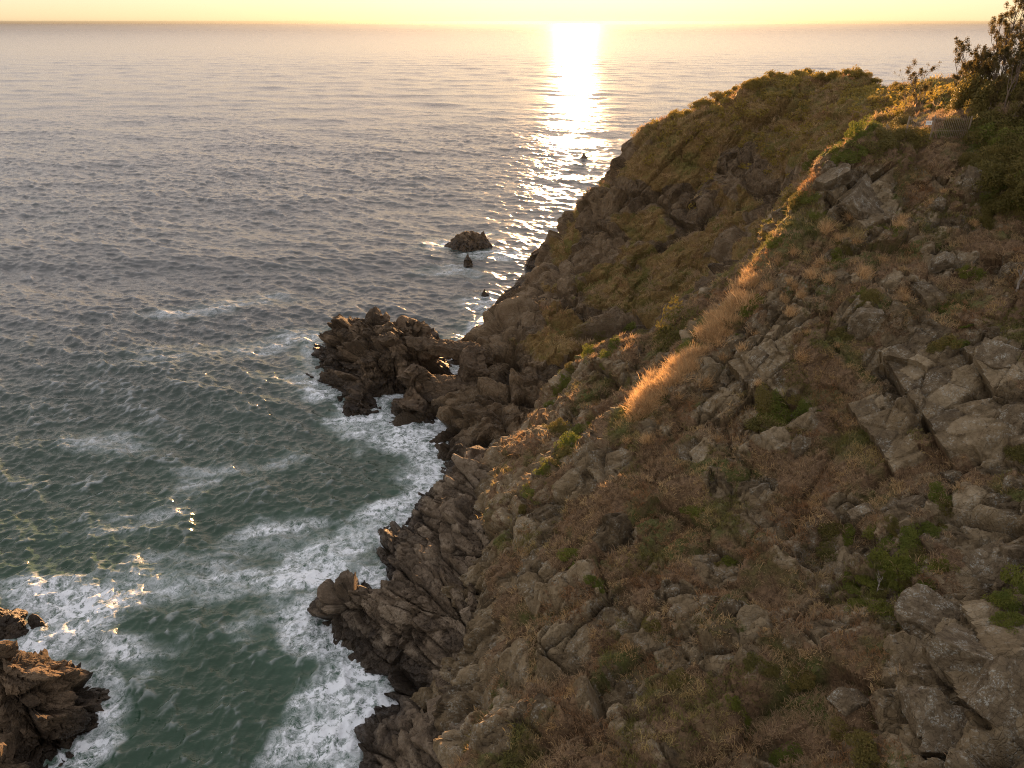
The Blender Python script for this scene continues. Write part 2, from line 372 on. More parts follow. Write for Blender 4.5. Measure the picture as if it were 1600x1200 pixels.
# ------------------------------------------------------------------ sea stacks
def stack(name, fun, x0, x1, y0, y1, res, seed, sizes, label, m=M_STACK, bed=SHB, gain=1.6, soft=.4):
    o, p, n, r = sheet(name, fun, x0, x1, y0, y1, res, rock_all, sizes, soft, m, -1.2, bed=bed, aniso=(.7, 1.8, 1), seed=seed, gain=gain)
    tag(o, label, "sea rock"); return o
def S(px, py, z=0):
    d = ray(px, py); t = (z - CAM_H) / d[2]; return (d[0] * t, d[1] * t, z)
arch_f = rbf([S(495, 547), S(528, 602), S(548, 622, .6), S(575, 642), S(605, 618), S(640, 605), S(575, 495, 7.5), S(545, 497, 6), S(515, 520, 3.5), S(610, 500, 6.5), S(657, 497, 9.5), S(640, 500, 9),
              S(668, 520, 7), S(600, 560, 5), S(560, 560, 4.5), S(575, 600, 3), S(640, 560, 7.5), S(620, 530, 8), S(655, 575, 4.5), S(560, 625, 1.8), S(650, 598, 1.5), S(595, 535, 5.8), S(530, 545, 3)] +
             [(-38, 114, -3), (-31, 98, -3), (-25, 89, -3), (-16, 92, -2.5), (-9.5, 96, -3), (-9.5, 100, -3.5), (-9.5, 104, -3.5), (-9, 108, -3), (-10, 89, -2), (-11, 92, -1.5), (-8, 92, -2.5), (-12, 86, -3), (-6, 96, -4), (-6, 102, -4), (-5, 90, -5), (-13, 116, -1.5), (-22, 121, -2.5), (-33, 122, -3), (-40, 105, -7), (-18, 85, -5), (-4, 112, -4), (-20, 130, -7)])
arch_o = stack("sea_stack", arch_f, -40, -3, 84, 124, .15, 700, (4.0, 1.6, .7), "big jagged brown sea stack beside the small white arch opening")
def mound(cx, cy, rx, ry, h, rot, ex=.8, skew=0):
    c, s = math.cos(rot), math.sin(rot)
    def f(x, y):
        a = ((x - cx) * c + (y - cy) * s) / rx; b = (-(x - cx) * s + (y - cy) * c) / ry
        r = np.sqrt(a * a + b * b); return (h + 3) * (1 - np.minimum(r, 1.6) ** ex * 1.0) * (1 + skew * a) - 3 * np.ones_like(r)
    return f
def combine(*fs): return lambda x, y: np.maximum.reduce([f(x, y) for f in fs])
lx, ly = sea(45, 1165)
left_f = combine(mound(lx - 1.2, ly + 2.0, 7.4, 7.0, 9.0, R(10), 1.1), mound(lx - 8, ly - 3, 8, 7, 6, R(-20), 1.1), mound(lx + 1.2, ly - 4.5, 5.6, 6, 4.5, 0, 1.1))
stack("sea_stack", left_f, lx - 20, lx + 14, ly - 16, ly + 14, .11, 800, (3.4, 1.4, .5), "largest dark brown rock at the lower left with gold sunlit edges", gain=1.5)
bx, by = sea(8, 992)
stack("sea_rock", combine(mound(bx - 1, by + 1, 5.5, 3.2, 2.8, R(-15), 1.1), mound(bx + 2.2, by + 1.2, 2.8, 1.6, 1.5, R(-20), 1.1)), bx - 8, bx + 7, by - 5, by + 6, .11, 850, (1.8, .7), "low rock in white foam just above the lower left stack", gain=.8, soft=.2)
cx, cy = sea(733, 392)
stack("sea_rock", combine(mound(cx - .3, cy + 3, 8.2, 5.5, 4.2, R(10), 1.7), mound(cx + 3.2, cy + 3, 4, 4, 4.2, 0, 1.2), mound(cx - 3, cy + 2, 4, 3, 2.6, 0, 1.2)), cx - 10, cx + 10, cy - 7, cy + 12, .18, 870, (2.6, 1.0), "broad dark rock ringed by foam out beyond the arch stack", gain=.9)
ex, ey = sea(731, 417)
stack("sea_rock", mound(ex, ey + 2, 2.1, 4.4, 3.0, R(8), 1.2), ex - 5, ex + 5, ey - 6, ey + 9, .16, 880, (1.8, .8), "narrow wedge rock touching the front of the broad foam ringed rock", gain=.8, soft=.2)
fx, fy = sea(757, 464)
stack("sea_rock", mound(fx, fy + 1, 1.8, 2.0, 1.5, 0, 1.2), fx - 4, fx + 4, fy - 4, fy + 5, .15, 890, (1.2, .6), "small lone rock awash midway between arch stack and broad rock", gain=.7, soft=.2)
gx, gy = sea(912, 248)
stack("sea_rock", mound(gx, gy + 1, 3.2, 4, 2.2, 0, 1.2), gx - 7, gx + 7, gy - 7, gy + 8, .25, 895, (1.6, .8), "tiny distant rock in the glitter path of the sun", gain=.8, soft=.2)
tx, ty = sea(835, 420)
stack("sea_stack", combine(mound(tx + 3, ty + 3, 7, 6, 6.5, R(30), 1.2), mound(tx - 1, ty + 1, 4, 3, 2.0, 0, 1.2)), tx - 9, tx + 14, ty - 8, ty + 14, .22, 860, (3.2, 1.3), "brown rock toe poking from behind the far headland edge", gain=.9)

# ------------------------------------------------------------------ sea
def ocean(N, L, wdir, lmin, lmax, std, seed, spread=2.0, pw=4.0):
    g = np.random.default_rng(seed)
    k1 = np.fft.fftfreq(N, L / N) * 2 * np.pi; KX, KY = np.meshgrid(k1, k1); K = np.hypot(KX, KY); K[0, 0] = 1
    lam = 2 * np.pi / K
    cosd = (KX * wdir[0] + KY * wdir[1]) / K
    Pk = K ** (-pw) * (np.maximum(cosd, 0) ** spread + .06) * ss(lmin * .7, lmin, lam) * (1 - ss(lmax, lmax * 1.4, lam)); Pk[0, 0] = 0
    A = np.sqrt(Pk) * (g.normal(size=(N, N)) + 1j * g.normal(size=(N, N)))
    h = np.fft.ifft2(A).real; s = std / h.std()
    dx = np.fft.ifft2(1j * KX / K * A).real * s; dy = np.fft.ifft2(1j * KY / K * A).real * s
    return h * s, dx, dy
def samp(T, L, x, y):
    h = T[0]; N = h.shape[0]
    u = (x / L * N) % N; v = (y / L * N) % N; i = np.floor(u).astype(int) % N; j = np.floor(v).astype(int) % N; fu = u - np.floor(u); fv = v - np.floor(v)
    i1 = (i + 1) % N; j1 = (j + 1) % N
    return [a[j, i] * (1 - fu) * (1 - fv) + a[j, i1] * fu * (1 - fv) + a[j1, i] * (1 - fu) * fv + a[j1, i1] * fu * fv for a in T]
rows = [14.0]
while rows[-1] < 24000: rows.append(rows[-1] + .13 * max(1, rows[-1] / 58) ** 1.2)
rows = np.array(rows); NC = 1150
sx = np.linspace(-1, 1, NC); sx = np.where(sx > 0, sx ** 1.0, sx)
YY = np.repeat(rows[:, None], NC, 1); XX = sx[None] * (YY * 1.05 + 14) - np.minimum(20, YY * .25)
sp = np.gradient(rows)[:, None] * np.ones((1, NC))
x, y, spf = XX.ravel(), YY.ravel(), sp.ravel()
wd = np.array([-.30, -1.0]); wd /= np.linalg.norm(wd)
TA = ocean(512, 420, wd, 14, 60, .26, 1, 6, 3.6); TB = ocean(1024, 131, wd, 1.4, 8, .15, 2, 4.0, 3.2); TC = ocean(512, 41, np.array([.35, -.9]), .4, 2.0, .052, 3, 1.2, 3.4)
a = samp(TA, 420, x, y); b = samp(TB, 131, x * .94 - y * .34, x * .34 + y * .94); c = samp(TC, 41, x * .8 + y * .6, -x * .6 + y * .8)
fa, fb, fc = 1 - ss(3, 8, spf), 1 - ss(.7, 2.4, spf), 1 - ss(.14, .5, spf)
gust = .8 + .45 * fbm(np.stack([x / 60, y / 90, 0 * x], 1), 3, 5)
nb = 1 + .15 * ss(170, 60, y); gust = gust * nb
z = a[0] * fa + (b[0] * fb + c[0] * fc * 1.2) * gust
choppy = .72
dxw = a[1] * fa + (b[1] * fb * .94 + c[1] * fc * 1.05) * choppy; dyw = a[2] * fa + (b[2] * fb * .94 + c[2] * fc * 1.05) * choppy
def land(x, y):
    o = np.full(len(x), -30.0)
    for f, (x0, x1, y0, y1) in ((h_head, (-40, 60, 60, 230)), (h_shelf, (-32, 6, 10, 86)), (arch_f, (-48, 0, 78, 132)), (left_f, (lx - 22, lx + 16, ly - 18, ly + 16))):
        m = (x > x0) & (x < x1) & (y > y0) & (y < y1); o[m] = np.maximum(o[m], f(x[m], y[m]))
    return o
ld = land(x, y)
shore = ss(-5.0, -.2, ld)
p3 = np.stack([x, y, 0 * x], 1)
warp = fbm(p3 / 7, 4, 21)
foam = .43 * ss(.55, 1.05, shore + .35 * warp) * (.35 + .9 * ss(-.25, .3, fbm(p3 / 8, 2, 29)))
aer = .55 * ss(0, .9, shore + .4 * warp)
streak = fbm(np.stack([(x * .97 + y * .25) / 7, (-x * .25 + y * .97) / 1.5, 0 * x], 1), 3, 47)
FO = [  # foam patches: pixel centre, half sizes in metres along x and y, tilt, strength
    (140, 960, 8, 4.5, 15, .95), (60, 940, 7, 4, 0, .8), (190, 1020, 5, 4.0, -20, .85), (30, 1010, 5, 2.5, 0, 1.0), (500, 880, 8, 4.0, 38, 1.0), (560, 850, 7, 2.6, 30, .9), (440, 960, 4, 5, 30, .75), (620, 800, 6, 2.6, 25, .8),
    (545, 1110, 5, 5.5, 40, .95), (590, 1080, 3, 3, 20, .9), (500, 1160, 4, 4, 20, .6), (600, 655, 9, 5, 0, .9), (520, 610, 8, 4, 20, .7), (480, 590, 6, 4, 0, .55), (680, 730, 6, 6, 0, .75), (640, 690, 6, 4, 0, .75),
    (700, 385, 7, 7, 0, .8), (760, 400, 10, 4, 0, .55), (745, 365, 9, 4, 0, .5), (720, 425, 8, 4, 0, .45), (470, 530, 9, 5, 20, .4), (340, 478, 18, 4, 22, .33), (160, 690, 5, 3, 0, .33), (320, 750, 10, 4, 35, .34), (265, 795, 7, 3, 30, .3),
    (160, 1130, 2.5, 4, 0, .8), (380, 910, 5, 2.5, 20, .7), (695, 580, 9, 9, 0, 1.0), (265, 890, 9, 3, 10, .36), (420, 840, 6, 3, 20, .45), (760, 470, 5, 5, 0, .4), (590, 900, 3, 3, 30, .9), (610, 560, 3, 3, 0, .3), (230, 560, 12, 5, 20, .25), (120, 1180, 2, 4, 0, .7)]
for px, py, ra, rb, ang, st in FO:
    c0 = sea(px, py); m = (abs(x - c0[0]) < 50) & (abs(y - c0[1]) < 50)
    ca, sa = math.cos(R(ang)), math.sin(R(ang)); u = ((x[m] - c0[0]) * ca + (y[m] - c0[1]) * sa) / ra; v = (-(x[m] - c0[0]) * sa + (y[m] - c0[1]) * ca) / rb
    r = np.sqrt(u * u + v * v) + 1.1 * warp[m]
    foam[m] = np.maximum(foam[m], .75 * st * (1 - ss(.2, 1.3, r)) * (.45 + .65 * ss(-.25, .3, streak[m]))); aer[m] = np.maximum(aer[m], .85 * st * (1 - ss(.4, 1.6, r)))
crest = ss(.30, .75, b[0] * fb * gust + c[0]) * ss(.1, .35, fbm(p3 / 45, 3, 31))
foam = np.clip(np.maximum(foam, .42 * crest), 0, 1)
# where the water is shallow and white it heaps up
z += .12 * foam * (fbm(p3 / 1.6, 3, 41)) * fb
rough = .11 - .02 * ss(190, 85, y) + .04 * (1 - fc) * ss(60, 500, y) + .03 * ss(400, 4000, y) + .10 * ss(700, 6000, y)
green = ss(140, 40, y)
foam_hilite = ss(.035, .16, c[0] * fc * gust * 1.1 + .28 * b[0] * fb * gust) * ss(190, 70, y) * (.45 + .55 * ss(-.2, .3, fbm(p3 / 9, 3, 91))) + .25 * ss(.06, .26, b[0] * fb * gust) * fb * ss(70, 190, y)  # pale wave crests: thin foam plus missing sky highlights painted into the colour
idx = grid_idx(*XX.shape)
big = (land(x, y) > 3.0); idx = idx[~big[idx].all(1)]
M_SEA, nt, N, L, bs = mat("sea_water")
pos = nt.nodes.new("ShaderNodeNewGeometry").outputs["Position"]
map_ = node(nt, "ShaderNodeMapping", {"Vector": pos, "Scale": (.38, 1.0, 1.0), "Rotation": (0, 0, R(-14))}).outputs[0]
fo = attr(nt, "foam"); ae = attr(nt, "aer"); gr = attr(nt, "green")
dis = node(nt, "ShaderNodeTexNoise", {"Vector": pos, "Scale": .5, "Detail": 4.0, "Roughness": .6})
wv = node(nt, "ShaderNodeVectorMath", {0: pos, 1: node(nt, "ShaderNodeVectorMath", {0: dis.outputs[1], 1: (2.2, 2.2, 2.2)}, operation='MULTIPLY').outputs[0]}, operation='ADD').outputs[0]
def ridge_(sc_, d_):
    nn_ = noise(nt, wv, sc_, d_, .6); return math_(nt, 'SUBTRACT', 1.0, math_(nt, 'MULTIPLY', math_(nt, 'ABSOLUTE', math_(nt, 'SUBTRACT', nn_, .5)), 10.0), True)
fil = math_(nt, 'MAXIMUM', ridge_(.5, 4), math_(nt, 'MAXIMUM', math_(nt, 'MULTIPLY', ridge_(1.25, 4), .85), math_(nt, 'MULTIPLY', ridge_(3.2, 3), .65)))
brk = noise(nt, wv, 1.1, 9, .72)
thick = ramp(nt, math_(nt, 'ADD', fo, math_(nt, 'MULTIPLY', math_(nt, 'SUBTRACT', brk, .5), 3.1)), [(.60, 0.0), (.76, .65), (1.05, 1.0)])
thin = math_(nt, 'MULTIPLY', fil, math_(nt, 'MULTIPLY', ramp(nt, fo, [(.06, 0.0), (.38, 1.0)]), ramp(nt, brk, [(.34, 0.0), (.52, 1.0)])))
fm = math_(nt, 'ADD', thick, math_(nt, 'ADD', math_(nt, 'MULTIPLY', thin, 1.0), math_(nt, 'MULTIPLY', attr(nt, 'foam_hilite'), math_(nt, 'MULTIPLY', brk, .62))), True)
wcol = mix(nt, gr, (.048, .058, .060), (.025, .055, .034))
wcol = mix(nt, ae, wcol, (.050, .100, .072))
col = mix(nt, fm, wcol, (.70, .75, .79))
L.new(col, bs.inputs["Base Color"])
L.new(math_(nt, 'ADD', attr(nt, "rough"), math_(nt, 'MULTIPLY', fm, .6), True), bs.inputs["Roughness"])
bs.inputs["IOR"].default_value = 1.333; bs.inputs["Specular IOR Level"].default_value = .5
hh = math_(nt, 'ADD', math_(nt, 'MULTIPLY', noise(nt, map_, 1.1, 5, .6, .4), .55), math_(nt, 'MULTIPLY', noise(nt, map_, .16, 5, .55, .3), 2.2))
hh = math_(nt, 'ADD', hh, math_(nt, 'ADD', math_(nt, 'MULTIPLY', fm, .16), math_(nt, 'MULTIPLY', noise(nt, map_, 3.6, 4, .6, .3), .26)))
L.new(node(nt, "ShaderNodeBump", {"Height": hh, "Strength": .40, "Distance": .5}).outputs[0], bs.inputs["Normal"])
co = np.stack([x + dxw, y + dyw, z], 1)
sea_o = quads("sea", co, idx, [M_SEA], {"foam": foam, "aer": aer, "rough": rough, "green": green, "foam_hilite": foam_hilite})
tag(sea_o, kind="structure")
sea_z = -0.9
# ------------------------------------------------------------------ placing on the ground
bpy.context.view_layer.update()
DG = bpy.context.evaluated_depsgraph_get()
def hit(px, py):
    d = Vector(ray(px, py)).normalized()
    ok, loc, nor, i, ob, m = sc.ray_cast(DG, cam.location, d)
    return (np.array(loc), np.array(nor)) if ok else (None, None)
def drop(x, y):
    ok, loc, nor, i, ob, m = sc.ray_cast(DG, (x, y, 90), (0, 0, -1))
    return np.array(loc), np.array(nor)

# ------------------------------------------------------------------ foliage meshes
def unit(v): return v / (np.linalg.norm(v, axis=-1, keepdims=True) + 1e-9)
def leaf_quads(c, nrm, size, g, long=1.6):
    n = len(c); t = unit(np.cross(nrm, g.normal(size=(n, 3)))); b = np.cross(unit(nrm), t)
    s = size * g.uniform(.6, 1.3, (n, 1)); l = t * s * long; w = b * s
    co = np.stack([c - l * .5, c + w * .5, c + l * .5, c - w * .5], 1).reshape(-1, 3)
    return co, np.arange(4 * n).reshape(n, 4)
def shrub_mesh(name, r, n, leaf, seed, m, clumps=16, up=.5, long=1.6, flat=1.0):
    g = np.random.default_rng(seed); co = []; 
    cc = unit(g.normal(size=(clumps, 3))) * g.uniform(.35, .9, (clumps, 1)); cc[:, 2] = np.abs(cc[:, 2]) * .8 + .12
    cc = cc * np.array(r); cr = g.uniform(.22, .48, clumps) * min(r[0], r[1])
    k = g.integers(0, clumps, n); d = unit(g.normal(size=(n, 3))); rad = g.uniform(.45, 1.0, (n, 1)) ** .6
    c = cc[k] + d * rad * cr[k][:, None] * np.array([1, 1, .8 * flat]); keep = c[:, 2] > -.25 * r[2]
    c, d = c[keep], d[keep]
    nr = unit(d * .6 + g.normal(size=c.shape) * .7 + np.array([0, 0, up]))
    v, q = leaf_quads(c, nr, leaf, g, long)
    return quads(name, v, q, [m], smooth=False, link=False)
def blades(base, nrm, length, width, per, lean, g, cols=None, droop=.5):
    n = len(base) * per; b = np.repeat(base, per, 0); nn = np.repeat(nrm, per, 0); L = np.repeat(length, per) * g.uniform(.55, 1.2, n)
    off = g.normal(size=(n, 3)) * np.repeat(lean, per)[:, None] * np.array([1, 1, .3]); off *= .35; 
    d = unit(nn * .55 + np.array([0, 0, .75]) + g.normal(size=(n, 3)) * .42)
    side = unit(np.cross(d, g.normal(size=(n, 3)))) * (width * g.uniform(.6, 1.4, (n, 1)))
    out = np.stack([d[:, 0], d[:, 1], 0 * d[:, 0]], 1); down = out * .5 + nn * np.array([.6, .6, 0]) - np.array([0, 0, .5])
    b = b + off - nn * .05
    mid = b + d * L[:, None] * .55; tip = mid + unit(d * (1 - droop) + down * droop) * L[:, None] * .5
    co = np.stack([b - side, b + side, mid + side * .8, mid - side * .8, tip], 1).reshape(-1, 3)
    i = np.arange(n)[:, None] * 5
    loops = np.concatenate([i + np.array([0, 1, 2, 3]), i + np.array([3, 2, 4])], 1).ravel()
    tot = np.tile([4, 3], n); st = np.concatenate([[0], np.cumsum(tot)[:-1]])
    at = None
    if cols is not None: at = {"tint": np.repeat(np.repeat(cols, per, 0) * g.uniform(.75, 1.25, (n, 1)), 5, 0)}
    return co, loops, st, tot, at
STRAW, RUST, OLIVE, GREYB = np.array([.56, .41, .20]), np.array([.27, .155, .075]), np.array([.150, .150, .040]), np.array([.34, .245, .145])
def lerp(a, b, t): return a * (1 - t[:, None]) + b * t[:, None]
def grass_cover(name, Pn, Nn, Rn, n, per, ln, width, seed, zlo, label, sel=None):
    g = np.random.default_rng(seed)
    ok = (Rn < .5) & (Pn[:, 2] > zlo)
    if sel is not None: ok &= sel(Pn)
    i = g.choice(np.nonzero(ok)[0], n); p, nr = Pn[i] + g.normal(size=(n, 3)) * np.array([.06, .06, 0]), Nn[i]
    a = fbm(p / 3.2, 3, seed + 1); b = fbm(p / 5.5, 3, seed + 2); c = fbm(p / 1.2, 2, seed + 3)
    col = lerp(np.tile(RUST, (n, 1)), np.tile(GREYB, (n, 1)), ss(-.4, .15, a)); col = lerp(col, np.tile(OLIVE, (n, 1)), ss(-.02, .2, b) * .9)
    col = lerp(col, np.tile(STRAW, (n, 1)), ss(.12, .4, c) * .55)
    keep = g.random(n) < ss(-.45, .05, c + .2)
    p, nr, col = p[keep], nr[keep], col[keep]
    L = ln * g.uniform(.6, 1.3, len(p)) * (1 + .5 * fbm(p / 2, 2, seed + 4))
    o = mesh_np(name, *blades(p, nr, L, width, per, L * .8, g, col)[:4], [M_GRASS], None, False) if False else None
    co, lo, st, tot, at = blades(p, nr, L, width, per, L * .8, g, col)
    o = mesh_np(name, co, lo, st, tot, [M_GRASS], at, False); tag(o, label, "grass", kind="stuff"); return o
grass_cover("dry_grass", nearP, nearN, nearR, 68000, 9, .44, .018, 11, 7.5, "matted rust brown and olive grass over the near cliff slope", lambda p: ~((p[:, 0] < 8.5) & (p[:, 1] > 48) & (hsh(*(np.floor(p * 9).astype(np.int64).T), 5) < .75)))
grass_cover("headland_grass", headP, headN, headR, 26000, 9, .85, .035, 12, 6, "long drooping golden brown grass on the far headland face", lambda p: p[:, 1] < 185)

# scrub that mats the top of the far headland
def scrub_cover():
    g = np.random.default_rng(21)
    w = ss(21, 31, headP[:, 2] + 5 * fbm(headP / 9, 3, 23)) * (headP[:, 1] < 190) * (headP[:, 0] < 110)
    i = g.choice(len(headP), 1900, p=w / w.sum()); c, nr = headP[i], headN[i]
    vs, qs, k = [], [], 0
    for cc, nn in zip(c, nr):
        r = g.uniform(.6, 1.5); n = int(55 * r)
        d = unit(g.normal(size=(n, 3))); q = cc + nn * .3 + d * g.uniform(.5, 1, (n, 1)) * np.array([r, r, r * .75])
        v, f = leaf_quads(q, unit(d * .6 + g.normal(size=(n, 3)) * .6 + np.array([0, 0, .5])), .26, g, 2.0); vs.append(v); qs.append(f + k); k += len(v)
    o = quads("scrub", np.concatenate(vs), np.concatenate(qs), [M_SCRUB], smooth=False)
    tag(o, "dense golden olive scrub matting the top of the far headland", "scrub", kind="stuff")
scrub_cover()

# shrubs -----------------------------------------------------------
SH = [shrub_mesh("shrub", (1.0, 1.0, .55), 3600, .055, 200 + k, M_SHRUB) for k in range(4)]
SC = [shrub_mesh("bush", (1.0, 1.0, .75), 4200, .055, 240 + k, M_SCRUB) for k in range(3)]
SD = [shrub_mesh("shrub", (1.0, 1.0, .75), 4200, .055, 220 + k, M_DULL) for k in range(4)]
def place_mesh(name, me, loc, scale, nrm=None, tilt=.5, rz=None):
    o = bpy.data.objects.new(name, me); sc.collection.objects.link(o)
    up = Vector((0, 0, 1)) if nrm is None else (Vector((0, 0, 1)) * (1 - tilt) + Vector(nrm) * tilt).normalized()
    q = up.to_track_quat('Z', 'Y'); o.rotation_euler = (q.to_matrix() @ Matrix.Rotation(random.uniform(0, 6.28) if rz is None else rz, 3, 'Z')).to_euler()
    o.location = loc; o.scale = scale; return o
GK = "dark bushes crowding the upper right slope"; GB = "dark olive bushes on the bank in front of the fence"; GR = "yellow green shrubs along the upper ridge edge below the fence"
def shrub(px, py, s, kind, label, group=None, hz=.68):
    p0, n0 = hit(px, py)
    if p0 is None: return
    for k in range(1 if group in (None, GK, GB, GR) else 2):
        p, n, r = p0, n0, s
        if k:
            a = random.uniform(0, 6.28); r = s * random.uniform(.4, .75); q = p0 + np.array([math.cos(a), math.sin(a), 0]) * s * random.uniform(.7, 1.2)
            p, n = drop(q[0], q[1])
            if abs(p[2] - p0[2]) > 2.2 * s: continue
        me = random.choice(SH if (kind == 'g') != (random.random() < .15) else SD)
        o = place_mesh("shrub", me, p - n * .15 * r, (r * random.uniform(.8, 1.4), r * random.uniform(.8, 1.3), r * hz * random.uniform(.75, 1.25)), n, .7)
        tag(o, label, "shrub", group)
GG = "bright green shrubs along the lit spur edges"
for a in ((985, 512, 1.5), (1000, 522, 1.3), (965, 540, 1.3), (940, 528, 1.2), (925, 552, 1.4), (950, 560, 1.2), (895, 575, 1.0), (885, 598, 1.2), (870, 612, 1.0), (1075, 552, 1.2), (1090, 545, .9), (1170, 487, 1.0), (1185, 478, .8), (862, 632, .8)):
    shrub(*a, 'g', "bright green low shrub catching sun on the lower spur crest", GG)
shrub(1062, 512, 3.0, 'd', "large dark olive shrub hanging below the spur crest above the orange grass", None, .5)
GR = "yellow green shrubs along the upper ridge edge below the fence"
for a in ((1262, 262, 1.2), (1280, 245, 1.4), (1298, 238, 1.4), (1318, 225, 1.3), (1340, 212, 1.2), (1330, 242, 1.3), (1350, 232, 1.2), (1362, 205, 1.2), (1378, 186, 1.1), (1310, 252, 1.1), (1250, 318, 1.1), (1262, 308, 1.1), (1275, 335, .8), (1206, 345, .9), (1212, 378, 1.0), (1200, 372, .8), (1228, 330, .7)):
    shrub(*a, 'g', "yellow green shrub on the upper ridge edge between fence and orange grass", GR)
GB = "dark olive bushes on the bank in front of the fence"
for a in ((1400, 205, 1.9), (1385, 222, 1.6), (1420, 215, 1.6), (1372, 225, 1.3), (1412, 190, 1.3), (1434, 214, 1.0), (1472, 214, 1.0), (1490, 212, 1.1), (1505, 208, 1.2), (1455, 218, .8)):
    shrub(*a, 'd', "brown olive bush rounded against the left end of the fence", GB)
GK = "dark bushes crowding the upper right slope"
for k in range(70):
    px, py = random.uniform(1505, 1640), random.uniform(165, 330)
    if px < 1520 + (py - 165) * .12: continue
    shrub(px, py, random.uniform(1.2, 2.2), 'd', "dark dull green bush crowding the slope at the upper right edge", GK, 1.1)
for a in ((1545, 350, 1.1), (1590, 340, 1.3), (1550, 300, 1.2), (1515, 255, 1.1)):
    shrub(*a, 'd', "dark dull green bush crowding the slope at the upper right edge", GK)
GF = "olive green shrubs scattered on the near cliff face"
for a in ((1310, 400, 1.1), (1325, 392, .9), (1520, 435, 1.1), (1510, 425, .8), (1360, 470, 1.1), (1345, 460, .8), (1490, 535, 1.3), (1475, 545, 1.0), (1200, 630, 1.4), (1210, 655, 1.6), (1190, 665, 1.2), (1230, 660, 1.1), (1320, 520, .7),
          (1470, 775, .9), (1480, 795, .8), (1590, 710, .9), (1300, 830, 1.2), (1320, 838, 1.0), (1365, 828, .9), (1250, 1062, .8), (1330, 1150, 1.0), (1240, 1185, .9), (1350, 1170, 1.0), (1090, 800, 1.0), (870, 672, 1.3), (890, 690, 1.3), (905, 672, 1.1), (880, 710, 1.2), (850, 735, 1.0),
          (1140, 880, .8), (900, 870, 1.0), (1180, 1040, .8), (930, 910, .7), (1020, 975, .7), (1560, 940, 1.0), (1590, 925, 1.1), (1575, 970, .9), (1260, 640, .9), (830, 770, .9), (1400, 360, .8), (1480, 480, .7), (1060, 1060, .8), (1150, 1100, .8)):
    shrub(*a, 'g' if random.random() < .6 else 'd', "small olive green shrub rooted in the brown near cliff face", GF)
GL = "green shrubs massed in the hollow at lower right"
for a in ((1400, 850, 1.2), (1430, 845, 1.1), (1380, 880, 1.2), (1415, 885, 1.3), (1445, 870, 1.0), (1360, 910, 1.0), (1395, 920, 1.1), (1345, 945, 1.0), (1375, 950, .9), (1420, 915, .9), (1335, 915, .8)):
    shrub(*a, 'g', "leafy green shrub in the dense patch around the bleached bare bush", GL)
# bushes along the far crest
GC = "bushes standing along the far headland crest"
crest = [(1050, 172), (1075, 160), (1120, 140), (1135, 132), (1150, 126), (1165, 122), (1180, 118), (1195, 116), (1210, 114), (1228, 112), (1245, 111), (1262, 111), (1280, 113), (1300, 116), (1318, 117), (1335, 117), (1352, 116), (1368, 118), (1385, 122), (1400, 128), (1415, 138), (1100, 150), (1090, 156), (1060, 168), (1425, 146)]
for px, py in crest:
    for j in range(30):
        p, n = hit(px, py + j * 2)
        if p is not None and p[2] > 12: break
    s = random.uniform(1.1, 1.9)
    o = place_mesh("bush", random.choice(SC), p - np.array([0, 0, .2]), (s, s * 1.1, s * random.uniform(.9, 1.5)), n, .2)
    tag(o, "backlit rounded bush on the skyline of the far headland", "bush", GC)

# tussocks -----------------------------------------------------------
def tussock_mesh(seed, n, L, spread, w, cols, droop=.55):
    g = np.random.default_rng(seed); base = np.zeros((n, 3)); base[:, :2] = g.normal(size=(n, 2)) * spread
    nr = np.tile([0, 0, 1.0], (n, 1)); nr[:, :2] = base[:, :2] / spread * .28
    c = np.array(cols)[g.integers(0, len(cols), n)]
    co, lo, st, tot, at = blades(base, unit(nr), np.full(n, L), w, 1, np.zeros(n), g, c, droop)
    return mesh_np("straw_tussock", co, lo, st, tot, [M_GRASS], at, False, link=False)
TS = [tussock_mesh(300 + k, 150 + 30 * k, .5 + .13 * k, .22 + .03 * k, .013, [(.58, .39, .20), (.46, .30, .14), (.64, .46, .26)], .35) for k in range(5)]
ridge = [(1285, 283), (1262, 300), (1235, 325), (1215, 360), (1195, 395), (1178, 435), (1160, 465), (1135, 495), (1110, 520), (1090, 542), (1065, 570), (1040, 595), (1015, 618), (990, 642), (965, 663)]
GT = "sunlit straw tussocks along the near ridge crest"
for k in range(270):
    t = (.36 + .58 * random.random()) * (len(ridge) - 1.001); i = int(t); f = t - i
    px = ridge[i][0] * (1 - f) + ridge[i + 1][0] * f + random.gauss(0, 7); py = ridge[i][1] * (1 - f) + ridge[i + 1][1] * f + random.gauss(3, 7)
    p, n = hit(px, py)
    if p is None or p[1] > 82: continue
    if fbm(p[None] / 1.6, 2, 77)[0] < -.3: continue
    s = random.uniform(.5, 1.5)
    tag(place_mesh("straw_tussock", random.choice(TS), p, (s, s, s * random.uniform(.8, 1.1)), n, .35), "golden orange grass tussock glowing on the sunlit ridge crest", "grass tuft", GT)
GP = "pale straw tussocks on the shaded near slope"
